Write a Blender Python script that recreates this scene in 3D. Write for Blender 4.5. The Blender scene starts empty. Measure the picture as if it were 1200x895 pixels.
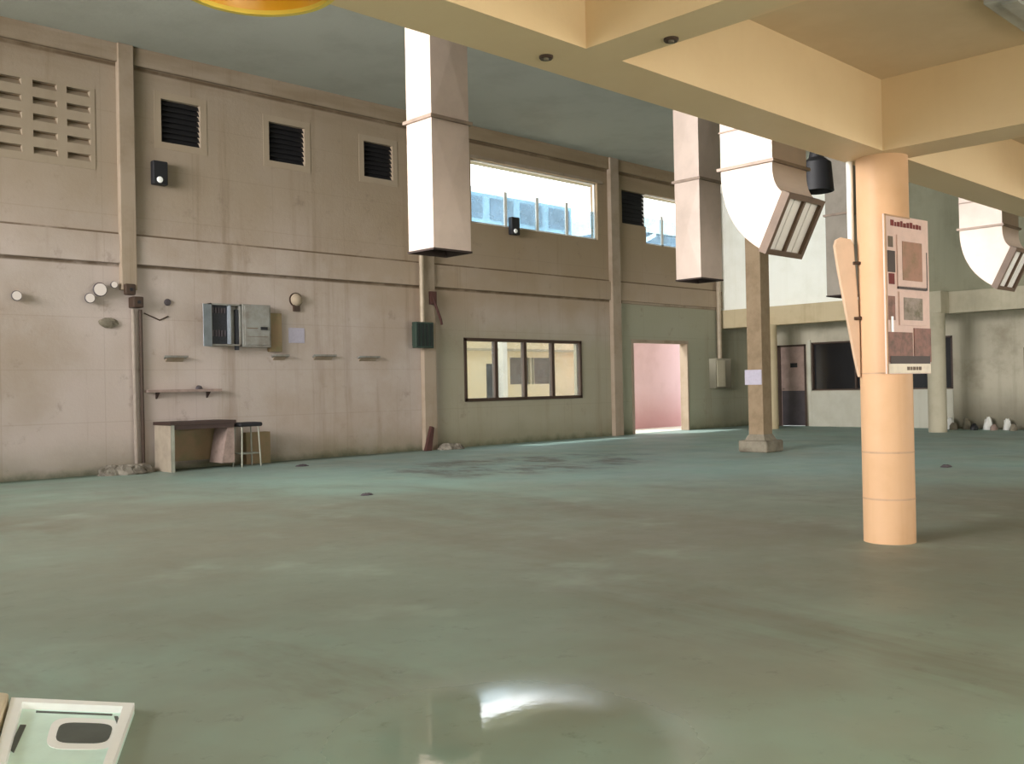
import bpy, math, random
from mathutils import Vector, Matrix
random.seed(7)
C = bpy.context.scene.collection
PI = math.pi

# ------------------------------------------------------------------ colour / materials
def S(r, g, b, a=1.0):
    def f(c):
        c /= 255.0
        return c / 12.92 if c <= 0.04045 else ((c + 0.055) / 1.055) ** 2.4
    return (f(r), f(g), f(b), a)

class NT:
    def __init__(self, name):
        self.m = bpy.data.materials.new(name); self.m.use_nodes = True
        self.t = self.m.node_tree; self.t.nodes.clear()
        self.out = self.n('ShaderNodeOutputMaterial')
        self.co = self.n('ShaderNodeTexCoord').outputs['Object']
    def n(self, kind, **kw):
        x = self.t.nodes.new(kind)
        for k, v in kw.items(): setattr(x, k, v)
        return x
    def link(self, a, b): self.t.links.new(a, b)
    def val(self, sock, v):
        if hasattr(v, 'is_linked') or isinstance(v, bpy.types.NodeSocket): self.link(v, sock)
        else: sock.default_value = v
    def mapped(self, scale=(1, 1, 1), loc=(0, 0, 0)):
        m = self.n('ShaderNodeMapping'); self.link(self.co, m.inputs['Vector'])
        m.inputs['Scale'].default_value = scale; m.inputs['Location'].default_value = loc
        return m.outputs['Vector']
    def noise(self, scale=1.0, detail=4, rough=0.6, vec=None, dist=0.0):
        x = self.n('ShaderNodeTexNoise'); self.link(vec if vec is not None else self.co, x.inputs['Vector'])
        x.inputs['Scale'].default_value = scale; x.inputs['Detail'].default_value = detail
        x.inputs['Roughness'].default_value = rough; x.inputs['Distortion'].default_value = dist
        return x.outputs['Fac']
    def ramp(self, fac, a, b, lo=0.0, hi=1.0):
        x = self.n('ShaderNodeMapRange'); x.interpolation_type = 'SMOOTHSTEP'
        self.link(fac, x.inputs['Value']); x.inputs['From Min'].default_value = a; x.inputs['From Max'].default_value = b
        x.inputs['To Min'].default_value = lo; x.inputs['To Max'].default_value = hi
        return x.outputs['Result']
    def math(self, op, a, b=0.0, c=None):
        x = self.n('ShaderNodeMath', operation=op); self.val(x.inputs[0], a); self.val(x.inputs[1], b)
        if c is not None: self.val(x.inputs[2], c)
        return x.outputs[0]
    def mix(self, fac, a, b, mode='MIX'):
        x = self.n('ShaderNodeMix', data_type='RGBA', blend_type=mode)
        self.val(x.inputs[0], fac); self.val(x.inputs[6], a); self.val(x.inputs[7], b)
        return x.outputs[2]
    def xyz(self):
        x = self.n('ShaderNodeSeparateXYZ'); self.link(self.co, x.inputs[0]); return x.outputs
    def bsdf(self, col, rough=0.7, metal=0.0, bump=None, bstr=0.2, spec=0.5, **kw):
        b = self.n('ShaderNodeBsdfPrincipled')
        self.val(b.inputs['Base Color'], col); self.val(b.inputs['Roughness'], rough); self.val(b.inputs['Metallic'], metal)
        self.val(b.inputs['Specular IOR Level'], spec)
        if bump is not None:
            u = self.n('ShaderNodeBump'); self.link(bump, u.inputs['Height']); u.inputs['Strength'].default_value = bstr
            u.inputs['Distance'].default_value = 0.02
            self.link(u.outputs[0], b.inputs['Normal'])
        for k, v in kw.items(): self.val(b.inputs[k.replace('_', ' ')], v)
        self.link(b.outputs[0], self.out.inputs[0])
        return self.m

def simple(name, rgb, rough=0.6, metal=0.0, var=0.12, scale=3.0, dirt=None, spec=0.5):
    t = NT(name)
    n = t.noise(scale, 5, 0.65)
    base = S(*rgb); dk = tuple(c * (1 - 2.2 * var) for c in base[:3]) + (1,)
    if dirt: dk = S(*dirt)
    col = t.mix(t.ramp(n, 0.35, 0.72), base, dk)
    return t.bsdf(col, rough, metal, bump=n, bstr=0.08, spec=spec)

def wall_left_mat():
    t = NT('aged_plaster')
    x, y, z = t.xyz()
    base = S(180, 167, 158)
    big = t.noise(0.55, 5, 0.6)
    col = t.mix(t.ramp(big, 0.38, 0.66), base, S(168, 152, 138))
    pale = t.noise(0.33, 3, 0.5, t.mapped(loc=(4, 2, 9)))
    col = t.mix(t.ramp(pale, 0.52, 0.68, 0, 0.6), col, S(196, 182, 176))
    # brownish older paint of the upper storey
    up = t.ramp(t.math('ADD', z, t.math('MULTIPLY', t.noise(.5, 4), 1.2)), 4.1, 6.2, 0, 0.8)
    col = t.mix(up, col, S(156, 140, 120))
    toward = t.math('MULTIPLY', t.ramp(x, 8, 18), t.ramp(z, 2.6, 3.8, 0, .55))
    col = t.mix(toward, col, S(146, 124, 90))
    # green dado paint on the bays with the window and the doorway, above the door in the last bay
    e = t.math('ADD', t.math('MULTIPLY', t.noise(1.4, 4), 0.5), -0.25)
    zz = t.math('ADD', z, e)
    g1 = t.math('MULTIPLY', t.ramp(x, 14.2, 14.9), t.ramp(zz, 2.2, 3.4, 1, 0))
    col = t.mix(t.math('MULTIPLY', g1, .8), col, S(152, 147, 124))
    g2 = t.math('MULTIPLY', t.ramp(x, 21.2, 21.35), t.ramp(z, 3.68, 3.74, 1, 0))
    col = t.mix(t.math('MULTIPLY', g2, .85), col, S(152, 152, 132))
    # rising damp and green scum along the floor
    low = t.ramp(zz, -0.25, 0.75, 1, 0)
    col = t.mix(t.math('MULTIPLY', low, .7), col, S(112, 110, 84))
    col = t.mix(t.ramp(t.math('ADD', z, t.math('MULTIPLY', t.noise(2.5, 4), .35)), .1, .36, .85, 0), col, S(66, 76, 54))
    # run-down streaks
    st = t.noise(1.0, 5, 0.7, t.mapped(scale=(2.2, 2.2, 0.12)))
    col = t.mix(t.ramp(st, 0.53, 0.75, 0, 0.42), col, S(122, 102, 78))
    # dirt under the roof beam
    top = t.math('MULTIPLY', t.ramp(z, 6.9, 7.4), t.ramp(t.noise(.8, 5, 0.6, t.mapped(scale=(.6, 1, 4))), 0.35, 0.7))
    col = t.mix(t.math('MULTIPLY', top, .42), col, S(118, 98, 70))
    for zc, hw in ((4.325, .018), (3.755, .03), (7.385, .035)):  # dirt and edge shadow painted as dark lines along band and roof beam
        d = t.math('ABSOLUTE', t.math('SUBTRACT', z, zc))
        k = t.math('MULTIPLY', t.ramp(d, hw * .4, hw * 1.6, 1, 0), t.ramp(t.noise(.8, 5, .7, t.mapped(loc=(zc, 0, 0))), .3, .55, .25, .85))
        col = t.mix(k, col, S(92, 74, 54))
    # blotches
    bl = t.noise(2.3, 6, 0.7, t.mapped(loc=(11, 3, 5)))
    col = t.mix(t.ramp(bl, 0.58, 0.74, 0, 0.45), col, S(126, 110, 96))
    # faint block joints
    br = t.n('ShaderNodeTexBrick'); mp = t.n('ShaderNodeCombineXYZ'); t.link(x, mp.inputs[0]); t.link(z, mp.inputs[1])
    t.link(mp.outputs[0], br.inputs['Vector']); br.inputs['Scale'].default_value = 1
    br.inputs['Brick Width'].default_value = 1.72; br.inputs['Row Height'].default_value = 0.93
    br.inputs['Mortar Size'].default_value = 0.012; br.inputs['Mortar Smooth'].default_value = 0.6
    br.offset = 0.0
    col = t.mix(t.math('MULTIPLY', br.outputs['Fac'], .16), col, S(120, 104, 86))
    fine = t.noise(14, 5, 0.7)
    return t.bsdf(col, 0.85, bump=fine, bstr=0.25, spec=.2)

def plaster(name, rgb, dirt, amt=0.5, rough=0.8, lowdirt=None, streak=.3):
    t = NT(name); x, y, z = t.xyz()
    col = t.mix(t.ramp(t.noise(0.8, 5, .65), 0.42, 0.7, 0, amt), S(*rgb), S(*dirt))
    st = t.noise(1.0, 5, 0.7, t.mapped(scale=(2.5, 2.5, 0.15)))
    col = t.mix(t.ramp(st, 0.5, 0.72, 0, streak), col, S(*dirt))
    if lowdirt: col = t.mix(t.ramp(t.math('ADD', z, t.math('MULTIPLY', t.noise(1.6), .6)), .3, 1.7, .8, 0), col, S(*lowdirt))
    return t.bsdf(col, rough, bump=t.noise(12, 4), bstr=0.15, spec=.25)

def floor_mat():
    t = NT('painted_concrete_floor'); x, y, z = t.xyz()
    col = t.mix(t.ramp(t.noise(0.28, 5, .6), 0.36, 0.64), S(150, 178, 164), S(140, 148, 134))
    ln = t.noise(1.0, 6, .68, t.mapped(scale=(0.5, 0.16, 1), loc=(3, 1, 0)), 0.4)
    col = t.mix(t.ramp(ln, 0.5, 0.68, 0, .6), col, S(112, 108, 92))
    teal = t.noise(0.5, 4, .6, t.mapped(loc=(7, 5, 0)))
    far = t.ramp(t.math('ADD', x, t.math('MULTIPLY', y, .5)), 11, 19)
    col = t.mix(t.math('MULTIPLY', far, t.ramp(teal, .3, .6, .35, .8)), col, S(134, 160, 158))  # far floor tinted teal, window light and reflected walls put into the colour
    # brown band over mid hall, putting its shade and the brighter near floor into colour
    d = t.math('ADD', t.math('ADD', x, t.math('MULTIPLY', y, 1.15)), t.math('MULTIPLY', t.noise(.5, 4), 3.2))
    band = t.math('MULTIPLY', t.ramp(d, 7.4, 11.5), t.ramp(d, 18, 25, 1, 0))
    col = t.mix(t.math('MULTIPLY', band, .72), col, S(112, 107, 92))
    # dark stains in front of the internal window
    dx = t.math('DIVIDE', t.math('SUBTRACT', x, 12.6), 3.2); dy = t.math('DIVIDE', t.math('SUBTRACT', y, 12.6), 2.0)
    r = t.math('ADD', t.math('MULTIPLY', dx, dx), t.math('MULTIPLY', dy, dy))
    s = t.math('MULTIPLY', t.ramp(r, .3, 1.3, 1, 0), t.ramp(t.noise(1.5, 6, .7, t.mapped(scale=(1, .55, 1))), .45, .6))
    col = t.mix(t.math('MULTIPLY', s, .7), col, S(84, 72, 72))
    col = t.mix(t.ramp(t.noise(5, 6, .75), .56, .72, 0, .35), col, S(84, 90, 78))
    col = t.mix(t.ramp(t.noise(.9, 4, .6, t.mapped(loc=(2, 9, 0))), .56, .72, 0, .4), col, S(150, 162, 148))
    # green scum along the wall
    edge = t.math('MULTIPLY', t.ramp(y, 16.9, 17.4), t.ramp(x, 12, 16, 1, .35))
    col = t.mix(t.math('MULTIPLY', edge, .8), col, S(58, 70, 50))
    # polished worn patch, glossier than the rest
    px = t.math('DIVIDE', t.math('SUBTRACT', x, 2.72), .5); py = t.math('DIVIDE', t.math('SUBTRACT', y, 2.84), .55)
    rr = t.math('ADD', t.math('ADD', t.math('MULTIPLY', px, px), t.math('MULTIPLY', py, py)), t.math('MULTIPLY', t.noise(2.2, 4), .9))
    patch = t.math('POWER', t.ramp(rr, .55, 4.5, 1, 0), 1.1)
    rough = t.math('ADD', t.ramp(t.noise(1.2, 4), .3, .7, .48, .66), 0.0)
    rg = t.n('ShaderNodeMix'); rg.data_type = 'FLOAT'; t.link(patch, rg.inputs[0]); t.link(rough, rg.inputs[2]); rg.inputs[3].default_value = .02
    bm = t.noise(6, 5)
    return t.bsdf(col, rg.outputs[0], bump=bm, bstr=.02, spec=t.math('ADD', t.math('MULTIPLY', patch, .6), .42))

def emis(name, rgb, st):
    t = NT(name); e = t.n('ShaderNodeEmission'); e.inputs[0].default_value = S(*rgb); e.inputs[1].default_value = st
    t.link(e.outputs[0], t.out.inputs[0]); return t.m

def glass(name, rgb=(235, 240, 240), alpha=.25, rough=.05):
    t = NT(name)
    a = t.n('ShaderNodeBsdfTransparent'); a.inputs[0].default_value = S(*rgb)
    b = t.n('ShaderNodeBsdfPrincipled'); b.inputs['Base Color'].default_value = S(*rgb); b.inputs['Roughness'].default_value = rough
    m = t.n('ShaderNodeMixShader')
    f = t.ramp(t.noise(2.0, 4), .3, .8, alpha * .6, alpha * 1.3)
    t.link(f, m.inputs[0]); t.link(a.outputs[0], m.inputs[1]); t.link(b.outputs[0], m.inputs[2]); t.link(m.outputs[0], t.out.inputs[0])
    return t.m

M = dict(
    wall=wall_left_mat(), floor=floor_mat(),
    ceiling=plaster('grey_green_ceiling', (172, 174, 164), (156, 156, 146), .6, streak=.1),
    cream=plaster('cream_paint', (226, 202, 164), (214, 186, 146), .35, .5, streak=.15),
    column=plaster('peach_column_paint', (212, 172, 134), (192, 150, 108), .55, .5, streak=.5),
    slab=plaster('tan_slab_paint', (216, 196, 166), (200, 178, 146), .5, streak=.1),
    endwhite=plaster('white_end_wall', (248, 249, 240), (226, 226, 210), .4),
    endgrey=plaster('grey_green_end_wall', (152, 150, 128), (124, 122, 100), .6),
    endbeam=plaster('tan_beam_paint', (196, 180, 148), (160, 142, 108), .5),
    farwall=plaster('stained_far_wall', (190, 183, 164), (134, 124, 104), .6, lowdirt=(92, 88, 72)),
    farbeam=plaster('pale_beam_paint', (188, 180, 158), (150, 142, 120), .5),
    duct=simple('duct_sheet_metal', (200, 182, 170), .42, .15, .06, 2.0),
    duct_shaded=simple('shaded_duct_sheet', (150, 142, 130), .6, .1, .1, 2.0),  # darker copy of the duct sheet, weaker light put into its colour
    ductin=simple('duct_inside', (60, 48, 44), .9),
    flange=simple('flange_steel', (150, 132, 118), .5, .3),
    grille_frame=simple('grille_brown', (110, 88, 70), .5, .1),
    vane=simple('grille_vane_white', (250, 248, 244), .4, 0, .04),
    black=simple('matt_black', (28, 28, 32), .6),
    vent=simple('vent_black_slats', (26, 25, 28), .7),
    ventsur=plaster('vent_surround_plaster', (164, 148, 128), (150, 134, 112), .4),
    breeze=plaster('breeze_block', (160, 145, 126), (140, 124, 104), .4),
    breezeshade=simple('breeze_slot_shade', (112, 94, 72), .95),  # dark backing, slot shadow put into its colour
    pil=plaster('pilaster_paint', (160, 144, 126), (126, 108, 84), .6, streak=.5),
    pipe=simple('pale_conduit', (174, 158, 136), .5, .1, .1),
    wallpipe=simple('wall_coloured_conduit', (160, 146, 134), .6), brown=simple('dark_brown_frame', (70, 52, 40), .5, .1),
    palebox=simple('pale_blue_grey_paint', (168, 176, 186), .5),
    greybox=simple('grey_cabinet_paint', (140, 140, 134), .5, dirt=(118, 110, 100)),
    darkbox=simple('dark_breaker_gear', (44, 46, 52), .6, 0, .2, 25),
    brownboard=simple('brown_board', (140, 116, 86), .7, dirt=(122, 112, 78)),
    green=simple('dark_green_metal', (44, 62, 52), .5),
    greendark=simple('very_dark_green', (18, 28, 24), .6),
    paper=simple('pale_lilac_paper', (178, 172, 186), .8, 0, .05, 20),
    white=simple('white_paint', (232, 232, 226), .5, 0, .05),
    counter=plaster('white_counter_wall', (196, 194, 180), (170, 166, 148), .5),
    darkglass=simple('dark_window_glass', (20, 20, 24), .25),
    pinkdoor=simple('pink_grey_door', (178, 152, 142), .6),
    kick=simple('dark_kick_panel', (78, 70, 74), .6),
    rubble=simple('grey_rubble', (146, 138, 126), .9, 0, .3, 6, dirt=(80, 74, 62)),
    rust=simple('rusty_red', (76, 44, 38), .8),
    wood=simple('weathered_post_paint', (140, 120, 94), .7, dirt=(120, 100, 74)),
    concrete=simple('grey_concrete', (132, 124, 108), .85, dirt=(96, 88, 74)),
    tan=simple('tan_board', (214, 182, 152), .6, 0, .08, 2),
    amber=simple('amber_shade', (236, 170, 40), .35, 0, .05),
    amber_rim=simple('yellow_rim', (240, 210, 90), .4, 0, .05),
    bulb=simple('clear_warm_bulb', (255, 225, 170), .2), spot=emis('lit_bulb', (255, 240, 222), 1.0),
    mint=simple('pale_mint_plastic', (222, 250, 238), .3, 0, .04, 6),
    whitepl=simple('white_plastic', (252, 253, 250), .3, 0, .03),
    creampl=simple('cream_plastic', (222, 206, 176), .4),
    dent=simple('dark_grey_recess', (88, 92, 86), .7),
    pink=plaster('pink_outer_wall', (222, 190, 194), (204, 170, 172), .5, streak=.15, lowdirt=(190, 140, 140)),
    facade=plaster('cream_facade', (236, 222, 190), (220, 196, 150), .5, streak=.2),
    facadewin=simple('grey_facade_window', (112, 102, 94), .5),
    ground=simple('pale_ground', (226, 220, 206), .9),
    bluebld=simple('blue_grey_cladding', (178, 198, 208), .6, 0, .1, .3),
    greybld=simple('grey_steel_roofing', (140, 150, 162), .6, 0, .2, .5),
    winglass=glass('clear_window_glass', (240, 244, 244), .10), blueglass=glass('bluish_window_glass', (214, 232, 242), .3, .2),
    desk=simple('desk_laminate', (174, 160, 142), .5), deskdark=simple('dark_desk_edge', (66, 48, 42), .6),
    cloth=simple('pinkish_cloth', (162, 140, 130), .9, 0, .15, 6), steel=simple('grey_steel_leg', (150, 150, 136), .4, .5),
    red=simple('dark_red_print', (120, 40, 36), .7), posterbase=simple('poster_pinkish_white', (226, 196, 186), .6, 0, .05, 8),
    pic1=simple('poster_photo_brown', (168, 122, 100), .6, 0, .3, 9, dirt=(140, 112, 84)),
    pic2=simple('poster_photo_grey', (158, 142, 132), .6, 0, .3, 11, dirt=(104, 96, 70)),
    pic3=simple('poster_photo_maroon', (146, 100, 88), .6, 0, .3, 12, dirt=(100, 76, 62)),
    picdark=simple('poster_photo_black', (66, 50, 44), .6),
    ink=simple('grey_print', (116, 100, 86), .7), seam=simple('column_joint_line', (196, 160, 128), .7),
    fixture=simple('lamp_housing_grey', (176, 178, 176), .4),
)

# ------------------------------------------------------------------ geometry helpers
class MB:
    def __init__(self): self.v = []; self.f = []
    def add(self, vs, fs):
        o = len(self.v); self.v += [tuple(p) for p in vs]; self.f += [tuple(i + o for i in f) for f in fs]; return self
    def box(self, x0, x1, y0, y1, z0, z1):
        return self.add([(x, y, z) for x in (x0, x1) for y in (y0, y1) for z in (z0, z1)],
                        [(0, 1, 3, 2), (4, 6, 7, 5), (0, 4, 5, 1), (2, 3, 7, 6), (0, 2, 6, 4), (1, 5, 7, 3)])
    def obox(self, c, ux, uy, uz, sx, sy, sz):
        c = Vector(c); ux = Vector(ux).normalized(); uy = Vector(uy).normalized(); uz = Vector(uz).normalized()
        vs = [c + ux * (sx / 2 * a) + uy * (sy / 2 * b) + uz * (sz / 2 * d) for a in (-1, 1) for b in (-1, 1) for d in (-1, 1)]
        return self.add(vs, [(0, 1, 3, 2), (4, 6, 7, 5), (0, 4, 5, 1), (2, 3, 7, 6), (0, 2, 6, 4), (1, 5, 7, 3)])
    def prism(self, pts, d):
        n = len(pts); d = Vector(d); a = [Vector(p) for p in pts]; vs = a + [p + d for p in a]
        fs = [tuple(range(n))[::-1], tuple(range(n, 2 * n))] + [(i, (i + 1) % n, n + (i + 1) % n, n + i) for i in range(n)]
        return self.add(vs, fs)
    def cyl(self, p0, p1, r0, r1=None, n=20, cap=True):
        r1 = r0 if r1 is None else r1; p0 = Vector(p0); p1 = Vector(p1); d = (p1 - p0).normalized()
        a = d.orthogonal().normalized(); b = d.cross(a); vs = []
        for p, r in ((p0, r0), (p1, r1)):
            for i in range(n):
                t = 2 * PI * i / n; vs.append(p + (a * math.cos(t) + b * math.sin(t)) * r)
        fs = [(i, (i + 1) % n, n + (i + 1) % n, n + i) for i in range(n)]
        if cap: fs += [tuple(range(n))[::-1], tuple(range(n, 2 * n))]
        return self.add(vs, fs)
    def lathe(self, prof, c, n=32, axis='z'):
        vs = []
        for r, h in prof:
            for i in range(n):
                t = 2 * PI * i / n
                if axis == 'z': vs.append((c[0] + r * math.cos(t), c[1] + r * math.sin(t), c[2] + h))
                else: vs.append((c[0] + r * math.cos(t), c[1] + h, c[2] + r * math.sin(t)))
        fs = []
        for k in range(len(prof) - 1):
            for i in range(n): fs.append((k * n + i, k * n + (i + 1) % n, (k + 1) * n + (i + 1) % n, (k + 1) * n + i))
        return self.add(vs, fs)
    def tube(self, pts, r, n=8):
        for a, b in zip(pts, pts[1:]): self.cyl(a, b, r, r, n)
        return self
    def blob(self, c, s, seed=0, flat=True):
        rnd = random.Random(seed); n, m = 14, 9; vs = []
        for j in range(m + 1):
            ph = PI * j / m
            for i in range(n):
                t = 2 * PI * i / n; k = 1 + rnd.uniform(-.13, .13) if 0 < j < m else 1
                z = math.cos(ph) * s[2] * k
                vs.append((c[0] + math.sin(ph) * math.cos(t) * s[0] * k, c[1] + math.sin(ph) * math.sin(t) * s[1] * k, c[2] + (max(z, 0) if flat else z)))
        fs = [(j * n + i, j * n + (i + 1) % n, (j + 1) * n + (i + 1) % n, (j + 1) * n + i) for j in range(m) for i in range(n)]
        return self.add(vs, fs)
    def build(self, name, mat, parent=None, origin=(0, 0, 0), bevel=0.0, smooth=False):
        o = Vector(ORG[parent.name]) if parent is not None else Vector(origin)
        me = bpy.data.meshes.new(name); me.from_pydata([Vector(p) - o for p in self.v], [], self.f); me.update()
        import bmesh
        b = bmesh.new(); b.from_mesh(me); bmesh.ops.remove_doubles(b, verts=b.verts, dist=1e-5)
        bmesh.ops.recalc_face_normals(b, faces=b.faces); b.to_mesh(me); b.free()
        if smooth:
            for p in me.polygons: p.use_smooth = True
        me.materials.append(M[mat])
        ob = bpy.data.objects.new(name, me); C.objects.link(ob)
        if parent is not None: ob.parent = parent
        else: ob.location = o
        ORG[ob.name] = tuple(o)
        if bevel:
            m = ob.modifiers.new('bevel', 'BEVEL'); m.width = bevel; m.segments = 2; m.limit_method = 'ANGLE'
        if smooth:
            m = ob.modifiers.new('edge', 'EDGE_SPLIT'); m.split_angle = math.radians(40)
        return ob
ORG = {}
def tag(o, label, cat, group=None):
    o['label'] = label; o['category'] = cat
    if group: o['group'] = group
    return o
def thing(name, loc, label, cat, group=None):
    o = bpy.data.objects.new(name, None); C.objects.link(o); o.location = loc; o.empty_display_size = .1; ORG[o.name] = tuple(loc)
    return tag(o, label, cat, group)
def struct(o): o['kind'] = 'structure'; return o
def dup(root, loc, label, group=None):
    r = root.copy(); C.objects.link(r); r.location = loc; r['label'] = label
    if group: r['group'] = group
    for ch in list(root.children):
        c = ch.copy(); C.objects.link(c); c.parent = r
        for g in list(ch.children):
            d = g.copy(); C.objects.link(d); d.parent = c
    return r

def holed(mb, axis, c0, c1, u0, u1, z0, z1, holes):
    """wall slab between planes c0 and c1 (axis 'y' or 'x'), spanning u0..u1, z0..z1, with rectangular holes"""
    us = sorted({u0, u1, *[h[0] for h in holes], *[h[1] for h in holes]}); zs = sorted({z0, z1, *[h[2] for h in holes], *[h[3] for h in holes]})
    us = [u for u in us if u0 <= u <= u1]; zs = [z for z in zs if z0 <= z <= z1]
    P = (lambda c, u, z: (u, c, z)) if axis == 'y' else (lambda c, u, z: (c, u, z))
    def solid(i, k):
        if i < 0 or k < 0 or i >= len(us) - 1 or k >= len(zs) - 1: return False
        u = (us[i] + us[i + 1]) / 2; z = (zs[k] + zs[k + 1]) / 2
        return not any(h[0] < u < h[1] and h[2] < z < h[3] for h in holes)
    for i in range(len(us) - 1):
        for k in range(len(zs) - 1):
            if not solid(i, k): continue
            a, b, c, d = us[i], us[i + 1], zs[k], zs[k + 1]
            for cc in (c0, c1): mb.add([P(cc, a, c), P(cc, b, c), P(cc, b, d), P(cc, a, d)], [(0, 1, 2, 3)])
            for (di, dk, e) in ((-1, 0, ((a, c), (a, d))), (1, 0, ((b, c), (b, d))), (0, -1, ((a, c), (b, c))), (0, 1, ((a, d), (b, d)))):
                if not solid(i + di, k + dk):
                    (p, q), (r, s) = e
                    mb.add([P(c0, p, q), P(c0, r, s), P(c1, r, s), P(c1, p, q)], [(0, 1, 2, 3)])
    return mb

D = 17.5          # inner face of the long left wall
HT = 7.75         # hall ceiling
XE = 26.3         # upper end wall
XF = 28.0         # recessed lower end wall
XS = -6.0         # start of the building
YB = -5.0         # back wall

# ------------------------------------------------------------------ setting
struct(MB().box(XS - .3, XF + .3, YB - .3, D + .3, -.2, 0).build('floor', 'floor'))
struct(MB().box(XS - .3, XF + .3, 4.1, D + .3, HT, HT + .2).build('ceiling', 'ceiling'))
H1 = (15.75, 20.42, 5.42, 6.98); H2 = (22.56, 25.0, 5.5, 6.98); H3 = (15.43, 19.6, 1.1, 2.6); H4 = (21.85, 24.45, 0.0, 2.63)
vents = [(8.0, 8.78, 6.12, 6.93), (10.26, 11.1, 6.11, 6.9), (12.6, 13.39, 6.11, 6.89), (21.48, 22.56, 6.0, 6.95)]
w = holed(MB(), 'y', D, D + .25, XS, XF + .25, 0, HT, [H1, H2, H3, H4] + vents + [(4.1, 6.78, 5.42, 6.86)])
struct(w.build('wall_left', 'wall'))
# horizontal concrete band between the storeys and roof beam
struct(MB().box(XS, XE, D - .07, D, 3.78, 4.3).build('trim_1', 'wall'))
struct(MB().box(XS, XE, D - .08, D, 7.42, HT).build('trim_2', 'wall'))
# window reveals' thin lintel
struct(MB().box(15.6, 20.6, D - .05, D, 6.98, 7.06).build('trim_3', 'pil'))
struct(MB().box(21.35, 26.0, D - .04, D, 3.72, 3.80).build('trim_4', 'pil'))
# pilasters on the long wall
for (a, b, z0) in ((7.16, 7.44, 3.3), (14.08, 14.44, 0), (20.84, 21.2, 0), (0.2, .55, 0)):
    o = MB().box(a, b, D - .14, D - .001, z0, HT).build('pilaster', 'pil', origin=((a + b) / 2, D - .07, z0), bevel=.01)
    lab = {7.16: 'cream pilaster stopping halfway down, right of the breeze blocks', 14.08: 'cream pilaster beside the dark green wall box',
           20.84: 'cream pilaster left of the open doorway', .2: 'cream pilaster at the near end of the long wall, left of breeze blocks'}[a]
    tag(o, lab, 'pilaster')
# end wall
w = holed(MB(), 'x', XE, XE + .25, 12.0, D, 3.7, HT, [])
struct(w.build('wall_end', 'endwhite'))
struct(holed(MB(), 'x', XE, XE + .25, YB, 12.0, 3.7, HT, []).build('wall_end_right', 'endgrey'))
struct(MB().box(XE - .1, XE + .35, 12.0, D, 3.13, 3.7).build('trim_5', 'endbeam', bevel=.01))
struct(MB().box(XE - .1, XE + .35, YB, 12.0, 3.13, 3.7).build('trim_6', 'farbeam', bevel=.01))
struct(MB().box(XE + .35, XF, YB, D, 3.5, 3.7).build('ceiling_recess', 'ceiling'))
DW = (15.5, 16.5, 0, 2.58); WW = (10.98, 15.32, 1.12, 2.62)
struct(holed(MB(), 'x', XF, XF + .25, YB, D, 0, 3.7, [DW, WW, (5.0, 9.12, .9, 2.2)]).build('wall_far', 'farwall'))
struct(MB().box(XF - .05, XF, 10.98, 15.4, 0, 1.1).build('trim_7', 'counter', bevel=.005))
struct(MB().box(XF - .06, XF, 15.32, 15.42, 0, 2.7).build('trim_8', 'counter'))
# window in far wall
wf = struct(MB().box(XF + .1, XF + .13, 10.98, 15.32, 1.12, 2.62).build('window_4', 'darkglass'))
f = MB(); f.box(XF, XF + .1, 10.98, 15.32, 2.57, 2.62).box(XF, XF + .1, 10.98, 15.32, 1.12, 1.16)
for y in (10.98, 12.4, 13.85, 15.27): f.box(XF, XF + .1, y, y + .05, 1.12, 2.62)
f.build('window_frame', 'brown', wf)
wf = struct(MB().box(XF + .1, XF + .13, 5.0, 9.12, .9, 2.2).build('window_5', 'darkglass'))
MB().box(XF, XF + .1, 9.06, 9.12, .9, 2.2).box(XF, XF + .1, 5, 9.12, 2.15, 2.2).build('window_frame', 'brown', wf)
# far door
df = MB().box(XF - .03, XF + .1, 15.5, 15.56, 0, 2.58).box(XF - .03, XF + .1, 16.4, 16.5, 0, 2.58).box(XF - .03, XF + .1, 15.5, 16.5, 2.52, 2.58)
dd = struct(df.build('door_2', 'brown'))
MB().box(XF + .02, XF + .07, 15.56, 16.4, .01, 2.52).build('door_leaf', 'pinkdoor', dd)
MB().box(XF, XF + .02, 15.57, 16.37, .02, 1.12).build('kick_panel', 'kick', dd)
MB().box(XF, XF + .018, 15.82, 16.06, 1.86, 2.0).build('door_sign', 'black', dd)
MB().cyl((XF - .02, 16.32, 1.18), (XF + .02, 16.32, 1.18), .03).build('door_knob', 'flange', dd)
# recess at the corner of the far wall: dark shutter frame with pale lower panel
sh = struct(MB().box(XF - .06, XF - .001, 16.75, 17.45, 1.15, 2.95).build('trim_9', 'farwall'))
MB().box(XF - .1, XF - .06, 16.7, 17.5, 2.9, 3.02).box(XF - .1, XF - .06, 16.7, 16.78, 0, 3.0).build('shutter_frame', 'brown', sh)
# near lower storey: slab, beams, columns
struct(MB().box(XS - .3, XE, YB - .3, 4.08, 3.93, 4.13).build('ceiling_low', 'slab'))
struct(MB().box(XS - .3, XE, 3.66, 4.08, 3.33, 3.93).build('trim_10', 'cream'))
struct(MB().box(4.2, 4.52, YB, 3.66, 3.33, 3.93).build('trim_11', 'cream'))
struct(MB().box(7.96, 8.40, YB, 3.66, 3.33, 3.93).build('trim_12', 'cream'))
struct(MB().box(11.9, 12.25, YB, 3.66, 3.33, 3.93).build('trim_13', 'cream'))
struct(MB().box(15.2, 15.6, YB, 3.66, 3.33, 3.93).build('trim_14', 'cream'))
struct(MB().box(XS - .3, XE, 3.9, 4.08, 4.13, HT).build('wall_upper_storey', 'endgrey'))
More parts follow.
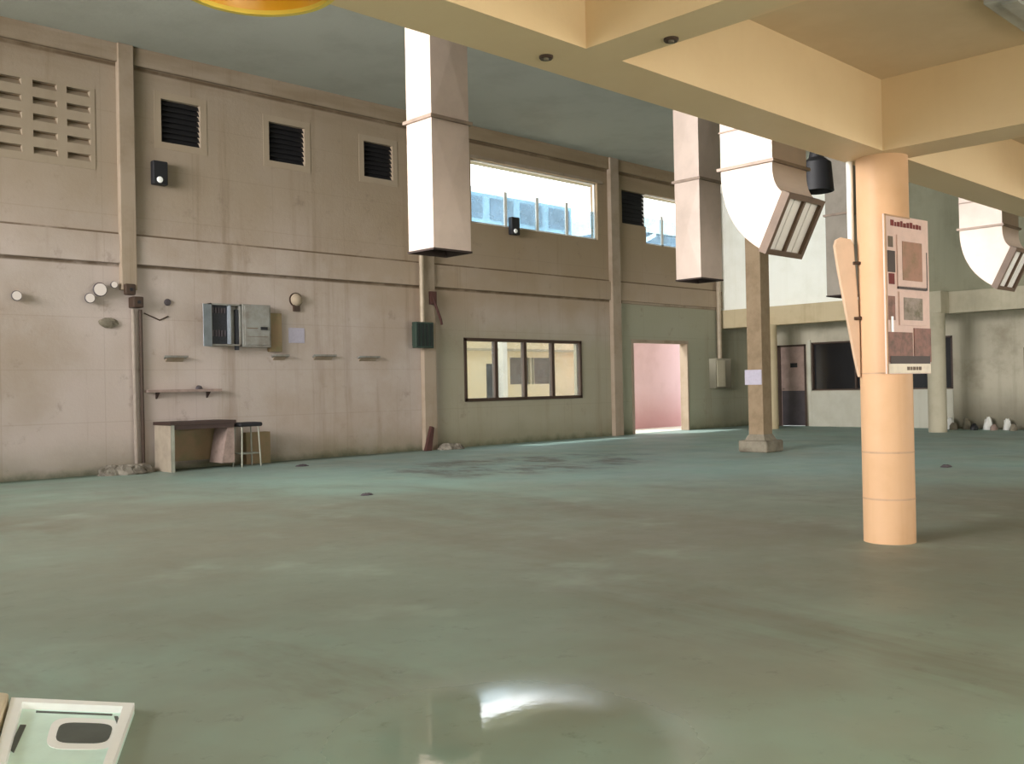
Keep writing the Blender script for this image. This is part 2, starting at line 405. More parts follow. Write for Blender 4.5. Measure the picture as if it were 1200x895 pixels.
# back wall with wide roller-door opening, near end wall with tall opening
struct(holed(MB(), 'y', YB - .25, YB, XS - .3, XF + .25, 0, 3.93, [(-3.5, 3.6, 0, 3.2), (5.0, 11.5, .9, 3.0), (15, 24, .9, 3.0)]).build('wall_back', 'cream'))
struct(holed(MB(), 'x', XS - .25, XS, YB, D + .25, 0, HT, [(5.2, 16.0, 3.6, 7.2), (6.0, 14, 0.0, 3.2)]).build('wall_near', 'wall'))

# round column
cx, cy = 8.235, 3.80
col = thing('round_column', (cx, cy, 0), 'cream round concrete column carrying the beams, picture board strapped to it', 'column')
MB().cyl((cx, cy, 0), (cx, cy, 3.33), .215, n=48).build('shaft', 'column', col, smooth=True)
for z in (.38, .78): MB().cyl((cx, cy, z - .008), (cx, cy, z + .008), .2172, n=48).build('joint_ring', 'seam', col, smooth=True)
# far round columns under the end beam
fc = thing('far_column', (XE - .35, 10.6, 0), 'grey-cream column at the far end right of the dark window', 'column')
MB().cyl((XE - .35, 10.6, 0), (XE - .35, 10.6, 3.13), .23, n=32).build('shaft', 'farbeam', fc, smooth=True)
MB().box(XE - .6, XE - .1, 10.35, 10.85, 3.13, 3.7).build('column_head', 'farbeam', fc)
fc = thing('far_column', (XE - .3, 15.68, 0), 'cream column at the far end just behind the square post', 'column')
MB().cyl((XE - .3, 15.68, 0), (XE - .3, 15.68, 3.13), .30, n=32).build('shaft', 'endbeam', fc, smooth=True)

# square post with concrete foot
pxx, pyy = 17.35, 10.65
p = thing('square_post', (pxx, pyy, 0), 'brown square post on a concrete foot, paper notice taped to it', 'post')
MB().box(pxx - .17, pxx + .17, pyy - .17, pyy + .17, .3, HT - .01).build('post_shaft', 'wood', p, bevel=.01)
MB().prism([(pxx - .33, pyy - .33, 0), (pxx + .33, pyy - .33, 0), (pxx + .33, pyy + .33, 0), (pxx - .33, pyy + .33, 0)], (0, 0, .24)).build('footing', 'concrete', p, bevel=.04)
MB().cyl((pxx, pyy, .22), (pxx, pyy, .36), .34, .24, n=4).build('footing_cap', 'concrete', p)
nt = MB().box(pxx - .19, pxx - .175, pyy - .16, pyy + .22, 1.36, 1.66).build('paper_notice', 'paper', origin=(pxx - .18, pyy + .03, 1.36))
tag(nt, 'pale lilac paper notice taped on the square post', 'notice')

# ------------------------------------------------------------------ ducts
def face_cross(mb, a, b, c, d, out=.012):
    a, b, c, d = map(Vector, (a, b, c, d)); n = (b - a).cross(d - a).normalized(); m = (a + b + c + d) / 4 + n * out
    mb.add([a, b, c, d, m], [(0, 1, 4), (1, 2, 4), (2, 3, 4), (3, 0, 4)])
def sheet_box(mb, x0, x1, y0, y1, z0, z1):
    face_cross(mb, (x0, y1, z0), (x0, y0, z0), (x0, y0, z1), (x0, y1, z1))
    face_cross(mb, (x0, y0, z0), (x1, y0, z0), (x1, y0, z1), (x0, y0, z1))
    face_cross(mb, (x1, y0, z0), (x1, y1, z0), (x1, y1, z1), (x1, y0, z1))
    face_cross(mb, (x1, y1, z0), (x0, y1, z0), (x0, y1, z1), (x1, y1, z1))
def ring(mb, x0, x1, y0, y1, z, t=.035, h=.02):
    mb.box(x0 - t, x1 + t, y0 - t, y0, z - h, z + h).box(x0 - t, x1 + t, y1, y1 + t, z - h, z + h)
    mb.box(x0 - t, x0, y0, y1, z - h, z + h).box(x1, x1 + t, y0, y1, z - h, z + h)
def straight_duct(x, mat, label):
    y = 9.0; wx, wy, zb = .60, .48, 3.08
    r = thing('straight_duct', (x + wx / 2, y + wy / 2, zb), label, 'air duct', 'straight ducts hanging open-ended from the hall ceiling')
    m = MB(); sheet_box(m, x, x + wx, y, y + wy, zb, 4.7)
    # tapered section above the flange
    sheet_box(m, x, x + wx, y, y + wy, 4.7, 6.3); sheet_box(m, x, x + wx, y, y + wy, 6.3, HT)
    m.build('duct_shaft', mat, r)
    m = MB(); i = .012
    for (a, b, c, d) in ((x + i, x + i + .004, y + i, y + wy - i), (x + wx - i - .004, x + wx - i, y + i, y + wy - i), (x + i, x + wx - i, y + i, y + i + .004), (x + i, x + wx - i, y + wy - i - .004, y + wy - i)):
        m.box(a, b, c, d, zb + .01, 4.6)
    m.box(x + i, x + wx - i, y + i, y + wy - i, 3.22, 3.24); m.build('duct_lining', 'ductin', r)
    m = MB(); ring(m, x, x + wx, y, y + wy, 4.69); m.build('flange', 'flange', r)
    m = MB(); ring(m, x, x + wx, y, y + wy, 6.3); m.build('flange', 'flange', r)
    m = MB(); ring(m, x, x + wx, y, y + wy, zb + .01, .012, .012); m.build('mouth_lip', 'ductin', r)
    return r
straight_duct(7.48, 'duct', 'nearest straight duct, white side lit, hanging left of the wide upper window')
straight_duct(13.0, 'duct', 'middle straight duct hanging beside the curved duct with the grille')
straight_duct(18.0, 'duct_shaded', 'shade-darkened grey straight duct hanging behind the round column, furthest of the three')

def bez(a, b, c, n=9):
    a, b, c = map(Vector, (a, b, c)); return [a * (1 - t) ** 2 + b * 2 * t * (1 - t) + c * t * t for t in [i / n for i in range(n + 1)]]
def elbow_duct(x, label):
    wx = .66; x1 = x + wx
    r = thing('elbow_duct', (x + wx / 2, 5.3, 2.7), label, 'air duct', 'curved ducts with grilles')
    out = [(5.59, HT), (5.59, 5.6), (5.59, 3.57)] + [tuple(p) for p in bez((5.59, 3.57), (5.60, 2.98), (5.12, 2.70))][1:]
    inn = [(5.0, HT), (5.0, 5.6), (5.0, 3.57)] + [tuple(p) for p in bez((5.0, 3.57), (5.02, 3.30), (4.86, 3.22))][1:]
    m = MB(); n = len(out)
    for k in range(n - 1):
        for X in (x, x1): m.add([(X, *out[k]), (X, *inn[k]), (X, *inn[k + 1]), (X, *out[k + 1])], [(0, 1, 2, 3)])
        for L in (out, inn): m.add([(x, *L[k]), (x1, *L[k]), (x1, *L[k + 1]), (x, *L[k + 1])], [(0, 1, 2, 3)])
    m.build('duct_elbow', 'duct', r)
    m = MB(); ring(m, x, x1, 5.0, 5.59, 3.57, .03, .015); m.build('flange', 'flange', r)
    m = MB(); ring(m, x, x1, 5.0, 5.59, 3.95, .012, .008); m.build('seam_band', 'flange', r)
    a = Vector((0, 4.86, 3.22)); b = Vector((0, 5.12, 2.70)); u = (b - a).normalized(); nn = Vector((0, u.z, -u.y)); L = (b - a).length
    if nn.y > 0: nn = -nn
    def slab(m, xa, xb, s0, s1, h0, h1):
        P = [a + u * s0 + nn * h0, a + u * s1 + nn * h0, a + u * s1 + nn * h1, a + u * s0 + nn * h1]
        m.prism([Vector((xa, p.y, p.z)) for p in P], (xb - xa, 0, 0))
    m = MB(); e = .02; t = .03
    slab(m, x - e, x + t, -e, L + e, -.04, .05); slab(m, x1 - t, x1 + e, -e, L + e, -.04, .05)
    slab(m, x + t, x1 - t, -e, t, -.04, .05); slab(m, x + t, x1 - t, L - t, L + e, -.04, .05)
    slab(m, x + wx / 2 - .018, x + wx / 2 + .018, t, L - t, -.03, .04)
    g = m.build('grille_frame', 'grille_frame', r)
    k = 0
    for xa, xb in ((x + .035, x + .16), (x + .175, x + .305), (x + .355, x + .485), (x + .50, x + .625)):
        m = MB(); slab(m, xa, xb, t, L - t, -.01, .012); m.build('vane', 'vane', g)
    m = MB(); slab(m, x + .03, x1 - .03, .03, L - .03, -.03, -.025); m.build('grille_back', 'ductin', r)
    return r
elbow_duct(8.46, 'large white curved duct ending in a slatted grille, beside the middle straight duct')
elbow_duct(14.6, 'smaller-looking lilac-white curved duct at the right edge, right of the round column')

# black high-bay lamp housing behind the curved duct
hl = thing('high_bay_lamp', (12.2, 5.95, 3.95), 'black lamp housing hanging behind the curved duct with the grille', 'lamp')
MB().lathe([(.0, .62), (.07, .62), (.10, .45), (.19, .38), (.22, .0), (.205, .0), (.17, .34), (0, .36)], (11.98, 6.42, 3.93), 28).build('lamp_housing', 'black', hl, smooth=True)
MB().cyl((11.98, 6.42, 4.5), (11.98, 6.42, HT), .012).build('hanging_rod', 'black', hl)

# amber pendant
lx, ly, lz = 1.49, 2.60, 2.63
pl = thing('pendant_lamp', (lx, ly, lz), 'amber dome pendant lamp hanging at the top left edge', 'lamp')
MB().lathe([(.235, 0), (.225, .06), (.18, .13), (.10, .18), (.04, .2), (.04, .196), (.098, .174), (.175, .124), (.218, .056), (.228, .002)], (lx, ly, lz), 48).build('lamp_shade', 'amber', pl, smooth=True)
MB().lathe([(.228, -.012), (.246, -.012), (.246, .008), (.228, .008), (.228, -.012)], (lx, ly, lz), 48).build('shade_rim', 'amber_rim', pl, smooth=True)
MB().cyl((lx, ly, lz + .19), (lx, ly, 3.93), .008).build('cord', 'black', pl)
MB().lathe([(0, .06), (.03, .065), (.038, .09), (.03, .12), (.018, .19)], (lx, ly, lz), 20).build('bulb', 'bulb', pl, smooth=True)

# ceiling lamp housing on the low slab
fx = thing('ceiling_lamp', (7.2, 2.25, 3.87), 'grey ceiling lamp housing on the tan slab at top right corner', 'lamp')
MB().box(6.75, 7.7, 2.1, 2.40, 3.87, 3.93).build('lamp_housing', 'fixture', fx, bevel=.01)
MB().box(6.8, 7.65, 2.2, 2.30, 3.85, 3.87).build('tube_cover', 'fixture', fx)
# recessed downlights in the beam soffits
for (x, y, lab) in ((4.12, 3.90, 'small round brown fitting under the long beam'), (4.44, 3.24, 'small round brown fitting under the cross beam')):
    d = thing('beam_socket', (x, y, 3.33), lab, 'ceiling fitting', 'fittings under the beams')
    MB().lathe([(0, -.018), (.035, -.018), (.042, -.01), (.042, 0)], (x, y, 3.33), 20).build('socket_body', 'brown', d, smooth=True)
    MB().lathe([(0, -.03), (.016, -.03), (.016, -.018)], (x - .012, y - .01, 3.33), 12).build('socket_pin', 'concrete', d)

# ------------------------------------------------------------------ picture board on column
F0 = Vector((math.cos(.7998), math.sin(.7998), 0)); R0 = Vector((math.sin(.7998), -math.cos(.7998), 0))
th = math.radians(38)
U = (R0 * math.cos(th) + F0 * math.sin(th)).normalized(); N = Vector((-U.y, U.x, 0))
if N.dot(F0) > 0: N = -N
P0 = Vector((cx, cy, 0)) + N * .222         # tangent point on the column
def bd(m, u0, u1, z0, z1, h0, h1):
    u0 = (u0 - .275) * 1.42; u1 = (u1 - .275) * 1.42
    c = P0 + U * ((u0 + u1) / 2) + N * ((h0 + h1) / 2) + Vector((0, 0, (z0 + z1) / 2))
    return m.obox(c, U, N, (0, 0, 1), u1 - u0, h1 - h0, z1 - z0)
b = thing('picture_board', tuple(P0 + Vector((0, 0, 1.45))), 'tall picture board with red heading strapped to the round column', 'poster')
ba = 0.03; bw = .47; z0, z1 = 1.45, 2.78
bd(MB(), ba - .02, ba + bw, z0, z1, 0, .012).build('board', 'posterbase', b)
m = MB()
for a, c2, e, g in ((ba - .02, ba - .005, z0, z1), (ba - .02, ba + bw * .55, z1 - .012, z1)): bd(m, a, c2, e, g, .012, .02)
m.build('board_edge', 'seam', b)
m = MB(); x = ba + .05
for wd, hh in ((.035, .05), (.02, .035), (.03, .04), (.022, .05), (.03, .036), (.026, .044), (.03, .05), (.022, .036), (.03, .04), (.02, .036)):
    bd(m, x, x + wd, 2.69, 2.69 + hh, .0125, .015); x += wd + .008
m.build('heading', 'red', b)
def picture(name, mat, u0, u1, za, zb, fr='posterbase', frame=.025):
    o = bd(MB(), u0, u1, za, zb, .012, .022).build(name, 'whitepl' if fr == 'w' else fr, b)
    bd(MB(), u0 + frame, u1 - frame, za + frame, zb - frame, .022, .025).build('picture', mat, o); return o
picture('mounted_photo', 'pic1', .14, .46, 2.19, 2.62, 'posterbase', .05)
bd(MB(), .14, .46, 2.165, 2.185, .012, .024).build('shadow_strip', 'picdark', b)
bd(MB(), .04, .12, 2.3, 2.48, .012, .016).build('small_photo', 'picdark', b)
bd(MB(), .05, .11, 2.2, 2.29, .012, .016).build('small_photo', 'red', b)
bd(MB(), .05, .10, 2.51, 2.6, .012, .016).build('small_photo', 'ink', b)
bd(MB(), .46, .48, 2.17, 2.5, .002, .016).build('side_strip', 'picdark', b)
picture('mounted_photo', 'pic2', .15, .45, 1.86, 2.14, 'posterbase', .045)
bd(MB(), .04, .11, 1.9, 2.1, .012, .016).build('small_photo', 'pic3', b)
bd(MB(), .06, .085, 1.78, 1.93, .016, .019).build('small_photo', 'whitepl', b)
bd(MB(), .02, .29, 1.55, 1.8, .012, .02).build('wide_photo', 'pic3', b)
bd(MB(), .31, .50, 1.55, 1.84, .012, .02).build('wide_photo', 'pic3', b)
bd(MB(), .04, .48, 1.535, 1.6, .0205, .024).build('photo_foreground', 'picdark', b)
bd(MB(), .02, .49, 1.455, 1.535, .012, .02).build('caption_strip', 'creampl', b)
m = MB(); x = .22
for wd in (.03, .02, .028, .02, .03): bd(m, x, x + wd, 1.48, 1.51, .0201, .022); x += wd + .008
m.build('caption', 'ink', b)
# strap
MB().lathe([(.2155, -.006), (.2185, -.006), (.2185, .006), (.2155, .006)], (cx, cy, 1.46), 48).build('strap', 'seam', b, smooth=True)
# second board seen nearly edge-on on the left of the column
Lx = Vector((cx, cy, 0)) - R0 * .226
sb = thing('leaning_board', tuple(Lx + Vector((0, 0, 1.43))), 'tan board seen edge-on strapped to the left side of the round column', 'board')
q = []
for (s, z) in ((-.015, 1.43), (-.05, 1.6), (-.175, 2.35), (-.205, 2.58), (-.19, 2.63), (-.15, 2.65), (-.06, 2.63), (-.035, 2.58), (.0, 1.9), (.0, 1.43)):
    q.append(Lx + R0 * s + Vector((0, 0, z)) - F0 * .02)
MB().prism(q, tuple(F0 * .05)).build('board_sheet', 'tan', sb, bevel=.008)
for z in (1.94, 2.42): MB().cyl(Lx + R0 * -.05 + Vector((0, 0, z)) - F0 * .03, Lx + R0 * .01 + Vector((0, 0, z)) - F0 * .03, .014).build('clamp', 'brown', sb)
pp = Lx - R0 * .02 + F0 * .1
o = MB().cyl((pp.x, pp.y, 2.6), (pp.x, pp.y, 3.33), .028, n=16).build('white_pipe', 'white', origin=(pp.x, pp.y, 2.6), smooth=True)
tag(o, 'short white pipe running down the left side of the round column', 'pipe')

# ------------------------------------------------------------------ windows on the long wall
w1 = MB(); x0, x1, z0, z1 = H1
w1.box(x0, x1, D + .08, D + .14, z0, z0 + .05).box(x0, x1, D + .08, D + .14, z1 - .03, z1).box(x0, x0 + .04, D + .08, D + .14, z0, z1).box(x1 - .04, x1, D + .08, D + .14, z0, z1)
for x in (16.93, 18.07, 19.2): w1.box(x, x + .09, D + .07, D + .13, z0, 6.32)
wo = struct(w1.build('window_1', 'white'))
xs = [x0 + .04, 16.93, 18.07, 19.2, x1 - .04]
for i in range(4): MB().box(xs[i] + (.09 if i else 0), xs[i + 1], D + .1, D + .105, z0 + .05, 6.2).build('pane', 'blueglass', wo)
x0, x1, z0, z1 = H2; w2 = MB()
w2.box(x0, x1, D + .08, D + .14, z0, z0 + .05).box(x0, x1, D + .08, D + .14, z1 - .03, z1).box(x0, x0 + .04, D + .08, D + .14, z0, z1).box(x1 - .04, x1, D + .08, D + .14, z0, z1)
w2.box(23.4, 23.5, D + .08, D + .13, z0, 6.4)
wo = struct(w2.build('window_2', 'white'))
MB().box(x0 + .04, 23.4, D + .1, D + .105, z0 + .05, 6.3).build('pane', 'blueglass', wo)
MB().box(23.5, x1 - .04, D + .1, D + .105, z0 + .05, 6.3).build('pane', 'blueglass', wo)
# low internal window with brown frame
x0, x1, z0, z1 = H3; t = .06; w3 = MB()
w3.box(x0 - .02, x1 + .02, D - .03, D + .1, z1 - t, z1 + .02).box(x0 - .02, x1 + .02, D - .03, D + .1, z0 - .02, z0 + t)
w3.box(x0 - .02, x0 + t, D - .03, D + .1, z0, z1).box(x1 - t, x1 + .02, D - .03, D + .1, z0, z1)
for x in (16.46, 17.47, 18.5): w3.box(x - .05, x + .06, D - .02, D + .09, z0, z1)
wo = struct(w3.build('window_3', 'brown', bevel=.004))
xs = [x0 + t, 16.46, 17.47, 18.5, x1 - t]
for i in range(4): MB().box(xs[i] + (.06 if i else 0), xs[i + 1] - (.05 if i < 3 else 0), D + .03, D + .035, z0 + t, z1 - t).build('pane', 'winglass', wo)
# doorway lining
x0, x1, z0, z1 = H4
struct(MB().box(x0 - .08, x0 + .01, D - .02, D + .26, 0, z1 - .01).box(x1 - .01, x1 + .05, D - .02, D + .26, 0, z1 - .01).box(x0 - .08, x1 + .05, D - .02, D + .26, z1 - .01, z1 + .08).build('door_1', 'pil', bevel=.005))

# vents
vn = ['leftmost', 'second from left', 'third from left']
for i, (a, b_, c, d) in enumerate(vents[:3]):
    lab = ['dark square wall vent nearest the breeze blocks, above the small black lamp', 'dark square wall vent between the other two square vents', 'dark square wall vent just left of the nearest straight duct'][i]
    v = thing('wall_vent', ((a + b_) / 2, D, c), lab, 'vent', 'square vents high on the long wall')
    m = MB(); e = .13
    m.box(a - e, b_ + e, D - .008, D + .001, d, d + e).box(a - e, b_ + e, D - .008, D + .001, c - e, c).box(a - e, a, D - .008, D + .001, c, d).box(b_, b_ + e, D - .008, D + .001, c, d)
    m.build('vent_frame', 'ventsur', v)
    m = MB(); n = 8
    for k in range(n):
        z = c + (d - c) * (k + .5) / n
        m.prism([(a, D + .03, z - .05), (a, D + .04, z - .05), (a, D + .1, z + .05), (a, D + .09, z + .05)], (b_ - a, 0, 0))
    m.box(a, b_, D + .13, D + .14, c, d); m.build('louvre', 'vent', v)
a, b_, c, d = vents[3]
v = thing('wall_vent', ((a + b_) / 2, D, c), 'dark wide opening filled with slats left of the second upper window', 'vent')
m = MB(); m.box(a, b_, D + .13, D + .14, c, d)
for k in range(8):
    z = c + (d - c) * (k + .5) / 8
    m.prism([(a, D + .05, z - .05), (a, D + .06, z - .05), (a, D + .12, z + .05), (a, D + .11, z + .05)], (b_ - a, 0, 0))
m.build('louvre', 'vent', v)
# breeze blocks
v = thing('breeze_block_panel', (5.4, D, 5.42), 'panel of slotted concrete breeze blocks high on the wall at left', 'breeze blocks')
holes = []
cols = [(4.2, 4.55), (4.7, 5.03), (5.16, 5.56), (5.74, 6.14), (6.3, 6.7)]
rows = [5.55 + .285 * k for k in range(5)]
for (a, b_) in cols:
    for z in rows: holes.append((a, b_, z, z + .12))
holed(MB(), 'y', D - .01, D + .1, 4.1, 6.78, 5.42, 6.86, holes).build('block_face', 'breeze', v)
m = MB()
for (a, b_) in cols:
    for z in rows: m.prism([(a, D - .005, z), (a, D + .1, z + .10), (a, D + .1, z)], (b_ - a, 0, 0))
m.build('sloped_slot', 'breeze', v)
MB().box(4.1, 6.78, D + .1, D + .12, 5.42, 6.86).build('slot_shade_back', 'breezeshade', v)

# ------------------------------------------------------------------ things on the long wall
def wall_lamp(x, z, lab):
    r = thing('flood_lamp', (x, D - .12, z), lab, 'lamp', 'small black wall lamps')
    MB().box(x - .15, x + .13, D - .2, D - .06, z - .02, z + .42).build('lamp_body', 'black', r, bevel=.02)
    MB().box(x - .05, x + .05, D - .06, D, z + .12, z + .3).build('bracket', 'black', r)
    MB().lathe([(0, -.03), (.05, -.02), (.06, 0)], (x - .03, D - .2, z + .07), 16, 'y').build('lens', 'whitepl', r, smooth=True)
    return r
wall_lamp(7.9, 5.29, 'small black wall lamp under the leftmost square vent')
wall_lamp(17.07, 5.24, 'small black wall lamp at the sill of the wide upper window')

r = thing('breaker_cabinet', (9.0, D, 2.32), 'open breaker cabinet with dark gear inside and its pale door swung out', 'electrical cabinet')
m = MB(); a, b_, c, d = 8.82, 9.46, 2.32, 3.13
m.box(a, b_, D - .02, D, c, d).box(a, a + .03, D - .2, D, c, d).box(b_ - .03, b_, D - .2, D, c, d).box(a, b_, D - .2, D, d - .03, d).box(a, b_, D - .2, D, c, c + .03)
m.build('cabinet_body', 'greybox', r)
MB().box(9.2, 9.24, D - .2, D - .02, c + .02, d - .02).build('divider', 'palebox', r)
m = MB()
m.box(a + .03, 9.2, D - .12, D - .02, c + .03, d - .03).build('breaker_block', 'darkbox', r)
for k in range(5):
    for za, zb in ((2.95, 3.05), (2.5, 2.62)): MB().box(8.88 + .06 * k, 8.92 + .06 * k, D - .145, D - .12, za, zb).build('breaker_switch', 'kick', r)
MB().box(9.24, 9.4, D - .1, D - .02, c + .04, d - .04).build('meter_plate', 'greybox', r)
MB().box(9.36, 9.43, D - .16, D - .1, c - .08, d - .1).build('busbar_cover', 'darkbox', r)
MB().prism([(8.82, D - .2, 2.3), (8.60, D - .33, 2.3), (8.60, D - .35, 2.3), (8.83, D - .22, 2.3)], (0, 0, .8)).build('cabinet_door', 'palebox', r)
r = thing('panel_box', (9.8, D, 2.3), 'closed grey electrical box with a black handle right of the open cabinet', 'electrical cabinet')
MB().box(9.48, 10.1, D - .22, D - .002, 2.3, 3.14).build('box_body', 'greybox', r, bevel=.01)
dd = MB().box(9.52, 10.06, D - .24, D - .22, 2.34, 3.1).build('box_door', 'greybox', r, bevel=.006)
MB().box(9.86, 10.0, D - .27, D - .24, 2.64, 2.7).build('door_handle', 'black', dd)
MB().box(9.56, 9.8, D - .245, D - .24, 2.66, 2.68).box(9.56, 10.02, D - .245, D - .24, 2.5, 2.51).build('door_rib', 'ink', dd)
r = MB().box(10.14, 10.42, D - .1, D, 2.22, 3.0).build('wall_board', 'brownboard', origin=(10.28, D, 2.22), bevel=.006)
tag(r, 'narrow brown board on the wall right of the closed grey electrical box', 'board')
# bell
r = thing('alarm_bell', (10.81, D, 3.1), 'round wall bell above the paper notice on the long wall', 'bell')
MB().lathe([(0, -.1), (.07, -.09), (.12, -.05), (.13, -.02), (.13, 0)], (10.81, D - .03, 3.3), 24, 'y').build('bell_gong', 'ventsur', r, smooth=True)
MB().lathe([(.12, -.03), (.15, -.03), (.15, 0), (.12, 0)], (10.81, D, 3.3), 24, 'y').build('bell_ring', 'brown', r)
MB().box(10.74, 10.88, D - .06, D, 3.06, 3.2).build('bell_base', 'brown', r)
r = MB().box(10.63, 11.0, D - .012, D, 2.41, 2.72).build('paper_notice', 'paper', origin=(10.8, D, 2.41)); tag(r, 'pale blue paper on the long wall under the round bell', 'notice')
# small wall brackets
for (a, b_, z, lab) in ((7.94, 8.4, 2.09, 'small grey wall bracket furthest left, above the long dark shelf'), (10.2, 10.58, 2.13, 'small grey wall bracket under the narrow brown board'),
                       (11.16, 11.72, 2.14, 'small dark wall bracket second from the green wall box'), (12.3, 12.86, 2.12, 'small dark wall bracket nearest the green wall box')):
    r = thing('wall_bracket', ((a + b_) / 2, D, z), lab, 'bracket', 'small brackets in a row on the long wall')
    MB().prism([(a + .03, D, z - .03), (a, D - .12, z), (b_, D - .12, z), (b_ - .03, D, z - .03)], (0, 0, .035)).build('bracket_tray', 'greybox', r)
    MB().prism([(a + .06, D, z - .08), (a + .06, D - .08, z - .01), (a + .06, D, z - .01)], (b_ - a - .12, 0, 0)).build('bracket_web', 'pil', r)
# dark green box by pilaster
r = thing('green_wall_box', (14.0, D, 2.32), 'dark green ribbed metal box beside the second full-height pilaster', 'wall box')
MB().box(13.74, 14.26, D - .28, D - .142, 2.34, 2.93).build('box_body', 'green', r, bevel=.01)
m = MB()
for k in range(4): m.box(13.79 + .12 * k, 13.85 + .12 * k, D - .30, D - .28, 2.38, 2.89)
m.build('rib', 'greendark', r)
MB().box(13.85, 14.06, D - .14, D, 2.4, 2.85).build('box_back', 'green', r)
o = MB().tube([(14.0, D - .2, 2.93), (14.0, D - .2, HT)], .055, 12).build('conduit_pipe', 'pipe', origin=(14.05, D - .17, 2.93), smooth=True)
tag(o, 'pale conduit pipe rising from the dark green wall box', 'pipe')
o = MB().tube([(14.34, D - .18, 3.62), (14.32, D - .2, 3.5), (14.42, D - .22, 3.25), (14.55, D - .2, 3.0), (14.6, D - .17, 2.9)], .03).box(14.25, 14.42, D - .22, D - .142, 3.35, 3.65).build('cable_end', 'rust', origin=(14.35, D - .18, 3.4))
tag(o, 'rusty red switch with a dangling cable above the dark green wall box', 'switch')
# gear near the first pilaster
for (x, z, s, lab) in ((7.28, 3.3, .1, 'upper dark switch box at the foot of the short pilaster'), (7.42, 3.08, .1, 'lower dark switch box right below the short pilaster')):
    r = thing('switch_box', (x, D, z), lab, 'switch'); MB().box(x - s, x + s * .9, D - .24, D - .141 if z > 3.2 else D, z - s, z + s).build('box_body', 'brown', r, bevel=.02)
    MB().cyl((x, D - .24, z), (x, D - .26, z), .03).build('knob', 'black', r)
o = MB().blob((6.95, D - .03, 2.7), (.17, .04, .09), 3, False).build('wall_patch', 'concrete', origin=(6.95, D, 2.7)); tag(o, 'dark grey mortar lump on wall below the lit bulbs', 'mortar lump')
o = MB().lathe([(0, -.05), (.05, -.045), (.065, -.02), (.065, 0)], (8.06, D, 3.12), 16, 'y').build('wall_socket', 'kick', origin=(8.06, D, 3.12)); tag(o, 'small dark round socket alone between short pilaster and open cabinet', 'socket')
o = MB().tube([(7.52, D - .06, 2.96), (7.53, D - .06, .16)], .03, 10).build('conduit_pipe', 'brown', origin=(7.55, D - .06, .3)); tag(o, 'thin dark conduit pipe running down the wall beside the desk', 'pipe')
o = MB().tube([(7.38, D - .06, 2.96), (7.40, D - .06, .16)], .035, 10).build('conduit_pipe', 'wallpipe', origin=(7.38, D - .06, .3)); tag(o, 'pale conduit pipe running down the wall beneath the short pilaster', 'pipe')
o = MB().tube([(8.07, D - .01, 2.86), (7.9, D - .01, 2.78), (7.6, D - .03, 2.9)], .012).build('loose_cable', 'brown', origin=(7.8, D, 2.8)); tag(o, 'short loose cable on the wall right of the lower switch box', 'cable')
# lit bulbs
for (x, z, s, lab) in ((5.40, 3.10, .075, 'lone lit bulb at the far left of the long wall'), (6.60, 3.12, .08, 'lit bulb at lower left of the bulb pair'),
                    (6.78, 3.28, .11, 'largest lit bulb of the cluster left of the short pilaster'), (7.03, 3.38, .055, 'smallest lit bulb right beside the short pilaster')):
    r = thing('wall_bulb', (x, D, z), lab, 'lamp', 'small lit bulbs on the long wall')
    MB().lathe([(0, -.12 - s), (s * .7, -.12 - s * .7), (s, -.12), (s * .7, -.12 + s * .7), (.02, -.02)], (x, D, z), 20, 'y').build('bulb', 'spot', r, smooth=True)
    MB().lathe([(s * .9, -.12), (s * 1.15, -.1), (s * .8, -.03), (.02, 0)], (x - .0, D - .001, z), 20, 'y').build('bulb_holder', 'kick', r, smooth=True)
# shelf
r = thing('wall_shelf', (8.3, D, 1.38), 'long narrow dark shelf on the wall above the desk', 'shelf')
MB().box(7.6, 9.05, D - .16, D, 1.44, 1.49).build('shelf_board', 'cloth', r)
for x in (7.8, 8.8): MB().prism([(x, D, 1.32), (x, D - .14, 1.44), (x, D, 1.44)], (.03, 0, 0)).build('shelf_bracket', 'deskdark', r)
o = MB().blob((8.62, D - .08, 1.49), (.07, .05, .07), 5).build('small_object', 'kick', origin=(8.62, D - .08, 1.49)); tag(o, 'small dark lump lying on the narrow wall shelf', 'lump')
# desk
r = thing('desk', (8.3, D - .4, 0), 'old desk with dark top edge and pale side panel against the wall', 'desk')
MB().box(7.72, 9.02, D - .75, D - .05, .84, .9).build('desktop', 'deskdark', r, bevel=.005)
MB().box(7.74, 7.78, D - .73, D - .06, .0, .84).build('side_panel', 'desk', r)
MB().box(7.78, 8.98, D - .12, D - .09, .15, .84).build('back_panel', 'brownboard', r)
MB().box(7.74, 7.8, D - .76, D - .73, 0, .84).build('leg', 'steel', r)
MB().prism([(8.74, D - .7, .1), (9.0, D - .7, .1), (9.0, D - .7, .84), (8.88, D - .7, .84)], (0, .5, 0)).build('drawer_side', 'cloth', r)
MB().box(7.8, 8.98, D - .73, D - .7, .76, .84).build('apron', 'deskdark', r)
